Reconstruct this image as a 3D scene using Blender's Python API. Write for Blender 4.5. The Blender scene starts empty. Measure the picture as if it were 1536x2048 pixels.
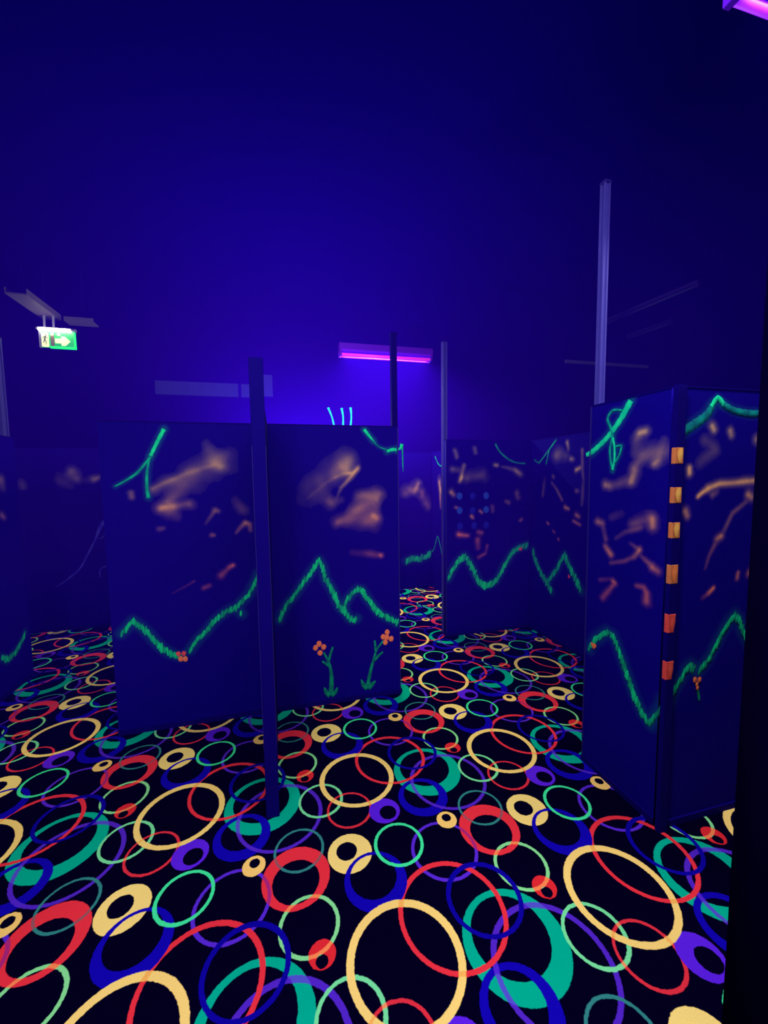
import bpy, bmesh, math, random
import numpy as np
from mathutils import Vector, Matrix

S = bpy.context.scene
COL = S.collection
random.seed(7)

# ------------------------------------------------------------------ camera
CAM_H = 1.60
PITCH, ROLL, YAW = 0.0822728, -0.0139307, math.radians(14.602864)
cam_d = bpy.data.cameras.new('camera')
cam_d.sensor_fit = 'HORIZONTAL'
cam_d.sensor_width = 36.0
cam_d.lens = 36.0 * 819.56 / 1536.0
cam_d.clip_start = 0.05
cam = bpy.data.objects.new('camera', cam_d)
COL.objects.link(cam)
cx, cy = Vector((math.cos(YAW), -math.sin(YAW), 0)), Vector((math.sin(YAW), math.cos(YAW), 0))
zz = Vector((0, 0, 1))
fwd = cy * math.cos(PITCH) - zz * math.sin(PITCH)
upv = cy * math.sin(PITCH) + zz * math.cos(PITCH)
r_ = cx * math.cos(ROLL) + upv * math.sin(ROLL)
u_ = upv * math.cos(ROLL) - cx * math.sin(ROLL)
m = Matrix((r_, u_, -fwd)).transposed().to_4x4()
m.translation = Vector((0, 0, CAM_H))
cam.matrix_world = m
S.camera = cam

# ------------------------------------------------------------------ world, exposure
HAZE = .22
w = bpy.data.worlds.new('world'); S.world = w
w.use_nodes = True
w.node_tree.nodes['Background'].inputs[0].default_value = (0, 0, 0, 1)
w.node_tree.nodes['Background'].inputs[1].default_value = 0
vs_ = w.node_tree.nodes.new('ShaderNodeVolumeScatter')            # thin blue haze filling the maze
vs_.inputs['Color'].default_value = (.025, .001, 1, 1)
wn, wl = w.node_tree.nodes, w.node_tree.links
gp_ = wn.new('ShaderNodeNewGeometry'); sx_ = wn.new('ShaderNodeSeparateXYZ'); wl.new(gp_.outputs['Position'], sx_.inputs[0])
def ramp(sock, a, b):
    n = wn.new('ShaderNodeMapRange'); n.interpolation_type = 'SMOOTHSTEP'
    n.inputs[1].default_value, n.inputs[2].default_value = a, b
    wl.new(sock, n.inputs[0]); return n.outputs[0]
def wmul(a, b):
    n = wn.new('ShaderNodeMath'); n.operation = 'MULTIPLY'
    for i, x in enumerate((a, b)):
        if isinstance(x, float): n.inputs[i].default_value = x
        else: wl.new(x, n.inputs[i])
    return n.outputs[0]
# the haze hangs above knee height and thickens towards the far end of the maze
wl.new(wmul(wmul(ramp(sx_.outputs[2], .3, 1.2), ramp(sx_.outputs[1], .8, 2.6)), HAZE), vs_.inputs['Density'])
w.cycles.volume_step_size = 0.9
S.cycles.volume_max_steps = 16
S.cycles.adaptive_threshold = 0.02
S.cycles.max_bounces = 4
S.cycles.diffuse_bounces = 3
S.cycles.glossy_bounces = 1
S.cycles.volume_bounces = 0
w.node_tree.links.new(vs_.outputs[0], w.node_tree.nodes['World Output'].inputs['Volume'])
S.view_settings.view_transform = 'Standard'
S.view_settings.look = 'None'
S.view_settings.exposure = 0.0
S.view_settings.gamma = 1.0
S.view_settings.use_curve_mapping = False

# ------------------------------------------------------------------ unseen lamps: the room's battens and two added fills
def rect_lamp(name, loc, length, power, rot=(0, 0, 0), width=0.12, col=(1, 1, 1)):
    """an unseen blacklight: the fluorescent dyes answer its light in all their colours"""
    l = bpy.data.lights.new(name, 'AREA')
    l.shape = 'RECTANGLE'; l.size = length; l.size_y = width
    l.energy = power; l.color = col
    o = bpy.data.objects.new(name, l); COL.objects.link(o)
    o.location = loc; o.rotation_euler = rot
    return o
CEIL = 3.55
rect_lamp('blacklight_batten', (-0.9, 0.1, 3.3), 1.2, 48)
rect_lamp('blacklight_batten', (0.6, 0.7, 3.35), 1.2, 48)
rect_lamp('blacklight_batten', (-3.4, 3.4, 3.3), 1.2, 24)
rect_lamp('added_flood_fill', (-0.8, -2.3, 2.0), 0.5, 50, (math.radians(112), 0, 0), 0.3)  # added flood behind the camera, brightens ceiling and board fronts
rect_lamp('added_haze_uplight', (0.2, 3.6, 1.5), 0.6, 74, (math.radians(180), 0, 0), 0.1)   # added unseen behind the two painted boards to brighten the haze

# ------------------------------------------------------------------ helpers
def new_obj(name, mesh, mat=None, parent=None):
    o = bpy.data.objects.new(name, mesh); COL.objects.link(o)
    if mat: mesh.materials.append(mat)
    if parent: o.parent = parent
    return o
def thing(name, label, cat, loc=(0, 0, 0), rz=0.0, group=None):
    o = bpy.data.objects.new(name, None); COL.objects.link(o)
    o.empty_display_size = 0.1
    o.location = loc; o.rotation_euler = (0, 0, rz)
    o['label'] = label; o['category'] = cat; o['kind'] = 'thing'
    if group: o['group'] = group
    return o
def box(bm, x0, x1, y0, y1, z0, z1, bev=0.0):
    g = bmesh.ops.create_cube(bm, size=1.0)
    for v in g['verts']:
        v.co = Vector((x0 + (v.co.x + .5) * (x1 - x0), y0 + (v.co.y + .5) * (y1 - y0), z0 + (v.co.z + .5) * (z1 - z0)))
    if bev > 0:
        es = list({e for v in g['verts'] for e in v.link_edges})
        bmesh.ops.bevel(bm, geom=es, offset=bev, segments=2, affect='EDGES', profile=0.5)
def cyl(bm, p0, p1, r, n=16):
    p0, p1 = Vector(p0), Vector(p1); d = p1 - p0
    g = bmesh.ops.create_cone(bm, cap_ends=True, segments=n, radius1=r, radius2=r, depth=d.length)
    q = Vector((0, 0, 1)).rotation_difference(d.normalized())
    for v in g['verts']: v.co = q @ v.co + (p0 + p1) / 2
def fin(name, bm, mat=None, parent=None, smooth=False):
    me = bpy.data.meshes.new(name); bm.to_mesh(me); bm.free()
    if smooth:
        for p in me.polygons: p.use_smooth = True
    return new_obj(name, me, mat, parent)
def boxobj(name, mat, parent, *a, bev=0.0):
    bm = bmesh.new(); box(bm, *a, bev=bev); return fin(name, bm, mat, parent)
def struct(name, mat, *a):
    o = boxobj(name, mat, None, *a); o['kind'] = 'structure'; return o

class NT:
    def __init__(s, name):
        s.m = bpy.data.materials.new(name); s.m.use_nodes = True
        s.t = s.m.node_tree; s.n = s.t.nodes; s.l = s.t.links
        s.b = s.n['Principled BSDF']
    def node(s, t, **k):
        n = s.n.new(t)
        for a, v in k.items(): setattr(n, a, v)
        return n
    def math(s, op, a, b=None, clamp=False):
        n = s.node('ShaderNodeMath', operation=op, use_clamp=clamp)
        for i, x in enumerate((a, b)):
            if x is None: continue
            if isinstance(x, (int, float)): n.inputs[i].default_value = x
            else: s.l.new(x, n.inputs[i])
        return n.outputs[0]
    def mix(s, f, a, b):
        n = s.node('ShaderNodeMix', data_type='RGBA')
        for i, x in ((0, f), (6, a), (7, b)):
            if isinstance(x, (int, float)): n.inputs[i].default_value = x
            elif isinstance(x, tuple): n.inputs[i].default_value = (*x, 1)
            else: s.l.new(x, n.inputs[i])
        return n.outputs[2]
def lin(r, g, b):
    f = lambda c: c / 12.92 if c <= .04045 else ((c + .055) / 1.055) ** 2.4
    return (f(r / 255), f(g / 255), f(b / 255))
def simple(name, col, rough=0.6, spec=0.2, vary=0.15, scale=6.0, metal=0.0, bump=0.0):
    t = NT(name)
    tc = t.node('ShaderNodeTexCoord')
    nz = t.node('ShaderNodeTexNoise'); nz.inputs['Scale'].default_value = scale; nz.inputs['Detail'].default_value = 4
    t.l.new(tc.outputs['Object'], nz.inputs['Vector'])
    c = t.mix(nz.outputs['Fac'], tuple(x * (1 - vary) for x in col), tuple(min(1, x * (1 + vary)) for x in col))
    t.l.new(c, t.b.inputs['Base Color'])
    t.b.inputs['Roughness'].default_value = rough
    t.b.inputs['Specular IOR Level'].default_value = spec
    t.b.inputs['Metallic'].default_value = metal
    if bump:
        bp = t.node('ShaderNodeBump'); bp.inputs['Strength'].default_value = bump; bp.inputs['Distance'].default_value = .01
        t.l.new(nz.outputs['Fac'], bp.inputs['Height']); t.l.new(bp.outputs[0], t.b.inputs['Normal'])
    return t.m
def glow(name, col, strength):
    t = NT(name)
    t.b.inputs['Base Color'].default_value = (*[min(1, c) for c in col], 1)
    tc = t.node('ShaderNodeTexCoord')
    nz = t.node('ShaderNodeTexNoise'); nz.inputs['Scale'].default_value = 9
    t.l.new(tc.outputs['Object'], nz.inputs['Vector'])
    st = t.math('MULTIPLY_ADD', nz.outputs['Fac'], .2 * strength); t.n[-1].inputs[2].default_value = .9 * strength
    t.b.inputs['Emission Color'].default_value = (*col, 1)
    t.l.new(st, t.b.inputs['Emission Strength'])
    return t.m

WALL = (.0012, .0001, .022)
M_wall = simple('blue_black_wall_paint', WALL, .9, .0, .08, .7)
M_ceil = simple('blue_black_ceiling_paint', (.001, .00005, .11), .9, .0, .08, .5)
M_post = simple('pale_aluminium_post', (.055, .042, .36), .5, .25, .15, 12)
M_edge = simple('pale_edge_profile', (.02, .012, .2), .6, .1, .2, 14)
M_black = simple('board_black_and_post_shade', (.002, .0002, .07), .75, .03, .2, 9)
M_jet = simple('matt_black_board', (.0008, .0002, .012), .85, .0, .2, 9)
M_rail = simple('dark_rail', (.0035, .0002, .15), .75, .03, .2, 9)
M_pale = simple('pale_grey_blue_metal', (.02, .018, .26), .6, .2, .12, 5)
M_streak = simple('pale_streak', (.02, .01, .3), .6, .1, .15, 5)
M_litbeam = simple('lit_beam_grey', (.09, .06, .15), .6, .1, .2, 8)
M_trim = simple('lit_trim_pale', (.14, .11, .95), .5, .2, .1, 5)
M_house = simple('violet_lit_housing', (.12, .004, .95), .5, .3, .05, 5)  # white housing with the tubes' violet light put into its colour

# ------------------------------------------------------------------ carpet: one repeat of printed rings, 0.863 m square
PERIOD, ORG = 0.86342, (1.22669, 2.04592)
RINGS = {  # outer circle (x, y, r), hole (x, y, r) in repeats
 'V1': ((.3278, .4014, .1656), (.3281, .4016, .1492)), 'T': ((.4416, -.0517, .2096), (.4332, -.0264, .1561)),
 'B3': ((.3422, -.2463, .1432), (.3379, -.2292, .1017)), 'V2': ((-.4643, -.1616, .2320), (-.4649, -.1646, .2110)),
 'R': ((.2445, .1188, .2314), (.2437, .1161, .2105)), 'RT': ((-.0867, -.2264, .1262), (-.0875, -.2253, .1129)),
 'RD': ((-.3947, .4543, .1562), (-.3961, .4324, .1072)), 'SR': ((-.3104, .1064, .0533), (-.3139, .0829, .0244)),
 'VD': ((.1010, -.2858, .0861), (.1168, -.3027, .0465)), 'D': ((-.1306, -.4913, .1094), (-.1448, -.4779, .0512)),
 'BD': ((-.0390, .3409, .1451), (-.0453, .3615, .1085)), 'S': ((.4106, -.4362, .0544), (.4139, -.4228, .0248)),
 'A': ((-.0010, .0021, .2293), (-.0015, -.0010, .1990)), 'G': ((.1180, .4936, .1264), (.1188, .4942, .1100)),
 'T1': ((-.3736, -.4059, .1243), (-.3741, -.4056, .1115)), 'P': ((-.3516, .2270, .1272), (-.3518, .2267, .1112)),
 'PG': ((-.2348, -.1150, .1273), (-.2362, -.1144, .1118)), 'B2': ((.4049, .1377, .1667), (.4040, .1349, .1458)),
}
def carpet_material():
    t = NT('ring_carpet')
    tc = t.node('ShaderNodeTexCoord')
    nz = t.node('ShaderNodeTexNoise'); nz.inputs['Scale'].default_value = 90; nz.inputs['Detail'].default_value = 2
    t.l.new(tc.outputs['Object'], nz.inputs['Vector'])
    def vm(op, a, b, c=None):
        n = t.node('ShaderNodeVectorMath', operation=op)
        for i, x in enumerate((a, b, c)):
            if x is None: continue
            if isinstance(x, tuple): n.inputs[i].default_value = x
            else: t.l.new(x, n.inputs[i])
        return n
    jit = vm('SUBTRACT', nz.outputs['Color'], (.5, .5, .5)).outputs[0]
    jit = vm('MULTIPLY', jit, (.006, .006, 0)).outputs[0]           # tuft-level fuzz on the print's edges
    p = vm('ADD', tc.outputs['Object'], jit).outputs[0]
    p = vm('MULTIPLY', vm('SUBTRACT', p, (ORG[0], ORG[1], 0)).outputs[0], (1 / PERIOD, 1 / PERIOD, 0)).outputs[0]
    def disc(c):
        d = vm('SUBTRACT', p, (c[0], c[1], 0)).outputs[0]
        d = vm('WRAP', d, (.5, .5, .5), (-.5, -.5, -.5)).outputs[0]
        ln = t.node('ShaderNodeVectorMath', operation='LENGTH'); t.l.new(d, ln.inputs[0])
        a = t.math('SUBTRACT', c[2], ln.outputs['Value'])
        a = t.math('MULTIPLY', a, 330.0)
        return t.math('ADD', a, .5, clamp=True)
    M = {k: t.math('MULTIPLY', disc(o), t.math('SUBTRACT', 1.0, disc(h))) for k, (o, h) in RINGS.items()}
    col = (.0009, .0002, .013)
    violet, blue, red = lin(88, 40, 215), lin(18, 4, 178), lin(236, 48, 66)
    orange, amber, yellow = lin(255, 136, 84), lin(255, 180, 92), lin(255, 220, 130)
    over = lambda k, c, f=1.0: t.mix(M[k] if f == 1.0 else t.math('MULTIPLY', M[k], f), col, c)
    red_m = t.math('MAXIMUM', M['R'], M['RT'])
    blob_m = t.math('MAXIMUM', M['RD'], M['SR'])
    col = over('V1', violet)
    col = over('T', lin(0, 172, 146))
    col = over('B3', blue)
    col = over('V2', violet, .85)
    col = over('R', red)
    col = over('RT', lin(226, 46, 66))
    col = over('RD', red)
    col = t.mix(t.math('MULTIPLY', t.math('MULTIPLY', M['V1'], M['RD']), .6), col, lin(96, 30, 150))
    col = over('SR', lin(226, 40, 52))
    col = over('VD', lin(92, 32, 232))
    col = over('D', yellow)
    col = over('BD', blue)
    col = over('S', lin(255, 205, 116))
    col = over('G', lin(64, 232, 160))
    col = t.mix(M['T1'], col, t.mix(M['RD'], lin(48, 128, 132), lin(150, 84, 96)))
    col = t.mix(M['P'], col, t.mix(blob_m, lin(136, 222, 150), orange))
    col = t.mix(M['PG'], col, t.mix(M['RT'], lin(120, 224, 160), lin(250, 150, 100)))
    col = t.mix(M['A'], col, t.mix(red_m, lin(255, 214, 124), amber))
    col = over('B2', lin(14, 3, 158))
    # tuft grain
    g = t.node('ShaderNodeTexNoise'); g.inputs['Scale'].default_value = 320; g.inputs['Detail'].default_value = 3
    t.l.new(tc.outputs['Object'], g.inputs['Vector'])
    w2 = t.node('ShaderNodeTexNoise'); w2.inputs['Scale'].default_value = 2.2
    t.l.new(tc.outputs['Object'], w2.inputs['Vector'])
    f = t.math('ADD', t.math('MULTIPLY', g.outputs['Fac'], .5), t.math('MULTIPLY', w2.outputs['Fac'], .25))
    f = t.math('ADD', f, .62)
    n = t.node('ShaderNodeVectorMath', operation='SCALE'); t.l.new(col, n.inputs[0]); t.l.new(f, n.inputs['Scale'])
    t.l.new(n.outputs[0], t.b.inputs['Base Color'])
    t.b.inputs['Roughness'].default_value = 1.0
    t.b.inputs['Specular IOR Level'].default_value = 0.0
    bp = t.node('ShaderNodeBump'); bp.inputs['Strength'].default_value = .35; bp.inputs['Distance'].default_value = .003
    t.l.new(g.outputs['Fac'], bp.inputs['Height']); t.l.new(bp.outputs[0], t.b.inputs['Normal'])
    return t.m

# ------------------------------------------------------------------ room shell
X0, X1, Y0, Y1 = -5.2, 6.5, -2.6, 6.0
floor = struct('floor', carpet_material(), X0, X1, Y0, Y1, -.05, 0)
struct('ceiling', M_ceil, X0, X1, Y0, Y1, CEIL, CEIL + .1)
wall_back = struct('wall_back', M_wall, X0, X1, Y1, Y1 + .1, -.05, CEIL + .1)
struct('wall_front', M_wall, X0, X1, Y0 - .1, Y0, -.05, CEIL + .1)
struct('wall_left', M_wall, X0 - .1, X0, Y0 - .1, Y1 + .1, -.05, CEIL + .1)
struct('wall_right', M_wall, X1, X1 + .1, Y0 - .1, Y1 + .1, -.05, CEIL + .1)
struct('trim_1', M_trim, 4.7, 6.4, Y1 - .03, Y1, 3.465, 3.515)  # only the lit stretch of cornice, its light put into the colour

# painted marks, metres in each board's plane
PAINT = {
 'A1': {'ridge':[[(-0.967,0.658),(-0.932,0.693),(-0.901,0.731),(-0.862,0.695),(-0.816,0.641),(-0.782,0.585),(-0.742,0.534),(-0.691,0.492),(-0.637,0.468)],[(-0.581,0.505),(-0.527,0.575),(-0.479,0.617),(-0.431,0.679),(-0.38,0.718),(-0.332,0.747),(-0.285,0.759),(-0.252,0.797),(-0.203,0.843),(-0.161,0.925),(-0.137,0.978)],[(-0.258,0.716),(-0.252,0.712)]],'dab':0.0032,'stroke':[('g',[0.0217,0.0186,0.018],[(-0.66,1.921),(-0.703,1.839),(-0.744,1.756)]),('t',[0.015,0.015,0.012,0.0062],[(-0.744,1.75),(-0.821,1.656),(-0.887,1.608),(-0.948,1.573)]),('t',[0.0093,0.0155,0.0186,0.0217],[(-0.751,1.738),(-0.769,1.655),(-0.774,1.563),(-0.769,1.498)])],'dot':[('r',0.0119,[(-0.65,0.49),(-0.618,0.489)],'h'),('o',0.0132,[(-0.637,0.455),(-0.611,0.451)],'h')],'cloud':[(0.16,0.3,0.03,0.06,[(-0.73,1.553),(-0.585,1.622),(-0.466,1.668),(-0.345,1.724)]),(0.22,0.3,0.0124,0.0155,[(-0.744,1.556),(-0.643,1.601),(-0.525,1.653),(-0.376,1.705)]),(0.3,0.4,0.031,0.0279,[(-0.375,1.724),(-0.346,1.699)]),(0.18,0.05,0.0512,0.0384,[(-0.368,1.756),(-0.415,1.832)]),(0.14,0.08,0.062,0.0434,[(-0.484,1.611),(-0.632,1.529)]),(0.12,0.2,0.0496,0.031,[(-0.589,1.528),(-0.664,1.467)]),(0.5,0.35,0.0256,0.0256,[(-0.703,1.431),(-0.637,1.438)]),(0.3,0.4,0.0217,0.0248,[(-0.637,1.438),(-0.541,1.451)]),(0.2,0.1,0.0372,0.031,[(-0.667,1.402),(-0.611,1.381)]),(0.5,0.4,0.016,0.0128,[(-0.386,1.408),(-0.374,1.404)]),(0.25,0.08,0.0096,0.0128,[(-0.392,1.405),(-0.447,1.323)]),(0.12,0.4,0.0099,0.0132,[(-0.268,1.256),(-0.241,1.291),(-0.209,1.32)]),(0.4,0.25,0.0132,0.0132,[(-0.209,1.32),(-0.185,1.309),(-0.18,1.272)]),(0.3,0.3,0.0155,0.0155,[(-0.864,1.531),(-0.86,1.507)]),(0.18,0.18,0.016,0.0128,[(-0.721,1.303),(-0.698,1.305)]),(0.2,0.2,0.0132,0.0099,[(-0.417,1.25),(-0.405,1.247)]),(0.65,0.4,0.0115,0.0132,[(-0.295,1.042),(-0.314,1.034)]),(0.25,0.3,0.0132,0.0198,[(-0.32,1.028),(-0.368,0.984)]),(0.25,0.2,0.0132,0.0132,[(-0.478,0.91),(-0.444,0.921)]),(0.05,0.14,0.0083,0.0083,[(-0.665,0.887),(-0.536,0.958)]),(0.14,0.05,0.033,0.033,[(-0.221,1.406),(-0.265,1.472)])]},
 'A2': {'ridge':[[(-0.012,0.646),(0.013,0.703),(0.051,0.762),(0.096,0.807),(0.142,0.877),(0.177,0.916),(0.216,0.973),(0.251,1.016),(0.266,1.039),(0.289,0.996),(0.304,0.906),(0.334,0.861),(0.364,0.795),(0.38,0.743),(0.407,0.686),(0.442,0.661),(0.466,0.611),(0.498,0.594),(0.524,0.602)],[(0.432,0.695),(0.458,0.75),(0.491,0.784),(0.525,0.813),(0.561,0.81),(0.582,0.772),(0.614,0.725),(0.65,0.674),(0.687,0.626),(0.731,0.596),(0.788,0.564),(0.833,0.536)]],'dab':0.0035,'stroke':[('g',[0.021,0.0175,0.007],[(0.6,1.939),(0.631,1.901),(0.666,1.86)]),('t',[0.007,0.0053,0.007],[(0.666,1.86),(0.701,1.822),(0.767,1.798)]),('g',[0.014,0.021,0.0216,0.014],[(0.763,1.788),(0.789,1.798),(0.811,1.802),(0.833,1.799)]),('g',[0.0108,0.0175,0.0252],[(0.844,1.802),(0.863,1.813),(0.874,1.841)]),('t',[0.0108,0.0105,0.0035],[(0.876,1.827),(0.877,1.746),(0.88,1.642)]),('s',[0.0108,0.0144,0.0185,0.0259,0.0259],[(0.28,0.381),(0.31,0.315),(0.329,0.235),(0.33,0.128),(0.321,0.077)]),('s',[0.0074,0.0108,0.0108],[(0.347,0.416),(0.328,0.364),(0.313,0.311)]),('s',[0.0074,0.0108,0.0111],[(0.267,0.32),(0.292,0.299),(0.316,0.278)]),('s',[0.0037,0.0185,0.0259],[(0.277,0.128),(0.293,0.089),(0.321,0.062)]),('s',[0.0037,0.0185,0.0259],[(0.372,0.114),(0.354,0.08),(0.325,0.065)]),('s',[0.0114,0.0111,0.0148,0.019,0.0222],[(0.717,0.417),(0.667,0.355),(0.64,0.28),(0.616,0.196),(0.592,0.089)]),('s',[0.0074,0.0114,0.0114],[(0.65,0.429),(0.656,0.368),(0.66,0.341)]),('s',[0.0057,0.0114,0.0111],[(0.712,0.335),(0.678,0.309),(0.644,0.275)]),('s',[0.0038,0.019,0.0228],[(0.545,0.149),(0.562,0.105),(0.592,0.074)]),('s',[0.0038,0.019,0.0228],[(0.653,0.123),(0.626,0.1),(0.595,0.074)])],'dot':[('o',0.0151,[(0.225,0.424),(0.25,0.45),(0.281,0.424),(0.255,0.384)],'flower1'),('o',0.0155,[(0.714,0.448),(0.745,0.478),(0.774,0.426),(0.729,0.405),(0.74,0.441)],'flower2')],'cloud':[(0.38,0.3,0.051,0.0544,[(0.483,1.725),(0.461,1.688)]),(0.6,0.25,0.014,0.014,[(0.545,1.666),(0.516,1.642),(0.46,1.64),(0.397,1.616)]),(0.5,0.12,0.014,0.0105,[(0.552,1.677),(0.494,1.608),(0.43,1.54),(0.393,1.455)]),(0.3,0.03,0.0578,0.0884,[(0.426,1.678),(0.321,1.593),(0.189,1.46)]),(0.16,0.05,0.0136,0.0102,[(0.397,1.616),(0.303,1.553),(0.2,1.467)]),(0.22,0.1,0.0408,0.0272,[(0.352,1.442),(0.421,1.454)]),(0.75,0.5,0.0315,0.028,[(0.693,1.493),(0.681,1.465)]),(0.5,0.12,0.0385,0.035,[(0.663,1.476),(0.555,1.471)]),(0.3,0.1,0.0432,0.0432,[(0.634,1.434),(0.489,1.347)]),(0.6,0.5,0.0288,0.0288,[(0.654,1.334),(0.675,1.319)]),(0.25,0.2,0.049,0.049,[(0.649,1.299),(0.488,1.312)]),(0.5,0.3,0.028,0.035,[(0.397,1.305),(0.453,1.32)]),(0.15,0.1,0.063,0.049,[(0.561,1.373),(0.669,1.405)]),(0.75,0.6,0.0126,0.0144,[(0.701,1.051),(0.708,1.047)]),(0.18,0.06,0.0216,0.0252,[(0.671,1.053),(0.501,1.078)])]},
 'C': {'ridge':[[(1.627,0.594),(1.66,0.662),(1.703,0.725),(1.752,0.778),(1.795,0.811),(1.85,0.751),(1.884,0.687),(1.928,0.597),(1.968,0.526),(2.025,0.491),(2.087,0.496),(2.15,0.523),(2.201,0.597),(2.246,0.678),(2.292,0.743),(2.332,0.804),(2.389,0.848),(2.454,0.87),(2.519,0.882)]],'dab':0.0051,'stroke':[('t',[0.015,0.0125,0.0128,0.01,0.0102],[(2.136,1.926),(2.188,1.847),(2.279,1.777),(2.365,1.741),(2.475,1.73)])],'dot':[('r',0.0125,[(2.425,0.856),(2.448,0.849),(2.431,0.829)],'h'),('u',0.0319,[(1.745,1.414),(2.035,1.412),(1.746,1.271),(2.036,1.271)],'bd'),('v',0.0325,[(1.886,1.411),(1.887,1.266),(1.904,1.114),(2.037,1.114),(1.751,1.116)],'bd')],'cloud':[(0.22,0.2,0.0192,0.0192,[(1.697,1.865),(1.718,1.792)]),(0.75,0.4,0.0147,0.0147,[(1.761,1.587),(1.772,1.606)]),(0.35,0.25,0.0171,0.0171,[(1.75,1.562),(1.793,1.719)]),(0.45,0.4,0.022,0.0196,[(1.665,1.456),(1.686,1.435)]),(0.4,0.4,0.0175,0.0175,[(2.133,1.717),(2.155,1.712)]),(0.15,0.3,0.0153,0.0255,[(2.217,1.696),(2.349,1.675),(2.419,1.624)]),(0.25,0.15,0.0255,0.0255,[(2.393,1.429),(2.405,1.383)]),(0.15,0.1,0.0204,0.0204,[(2.296,1.334),(2.261,1.346)]),(0.5,0.4,0.0147,0.0147,[(1.703,1.302),(1.719,1.296)]),(0.45,0.3,0.015,0.015,[(1.876,1.211),(1.892,1.19)]),(0.35,0.3,0.0125,0.0125,[(1.969,1.258),(1.992,1.237)]),(0.6,0.4,0.02,0.02,[(1.735,1.031),(1.838,1.011)]),(0.25,0.2,0.0204,0.0204,[(1.948,1.041),(1.982,1.035)]),(0.4,0.3,0.0153,0.0153,[(1.955,0.785),(2.028,0.822),(2.05,0.898)]),(0.22,0.15,0.0255,0.0255,[(1.943,0.965),(1.949,0.888)]),(0.12,0.08,0.049,0.0588,[(1.831,1.595),(1.995,1.618)]),(0.16,0.1,0.0294,0.0294,[(1.671,1.68),(1.74,1.67)]),(0.2,0.15,0.0196,0.0196,[(1.911,1.89),(1.917,1.841)]),(0.25,0.2,0.0156,0.0156,[(2.426,1.149),(2.443,1.159)]),(0.15,0.1,0.0204,0.0204,[(2.103,1.304),(2.109,1.253)])]},
 'FF': {'ridge':[[(1.766,0.407),(1.865,0.43),(1.964,0.423),(2.057,0.44),(2.15,0.493)]],'dab':0.0073,'stroke':[],'dot':[],'cloud':[(0.5,0.35,0.0432,0.0504,[(1.942,1.511),(1.896,1.412)]),(0.25,0.15,0.0639,0.071,[(1.911,1.462),(1.776,1.393)]),(0.22,0.14,0.0504,0.0576,[(2.001,1.388),(2.107,1.205)])]},
 'B': {'ridge':[],'dab':0,'stroke':[('b',[0.0486,0.0378,0.022,0.0192,0.0192,0.0162,0.0165,0.0108],[(-1.827,1.171),(-1.879,1.102),(-1.934,0.973),(-2.016,0.812),(-2.096,0.669),(-2.196,0.577),(-2.269,0.522),(-2.336,0.484)]),('b',[0.011,0.011,0.011],[(-1.828,1.155),(-1.84,1.023),(-1.896,0.982)]),('b',[0.0112,0.0112,0.011],[(-1.842,0.679),(-1.902,0.644),(-1.913,0.556)])],'dot':[],'cloud':[(0.3,0.25,0.0477,0.0477,[(-2.099,1.691),(-2.069,1.653)]),(0.5,0.3,0.0265,0.0318,[(-1.859,1.65),(-1.893,1.64)]),(0.14,0.08,0.0432,0.0432,[(-1.921,1.635),(-1.959,1.625)]),(0.08,0.06,0.0636,0.0636,[(-2.217,1.629),(-2.128,1.601)]),(0.12,0.1,0.0416,0.0416,[(-2.553,1.608),(-2.55,1.582)])]},
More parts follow.
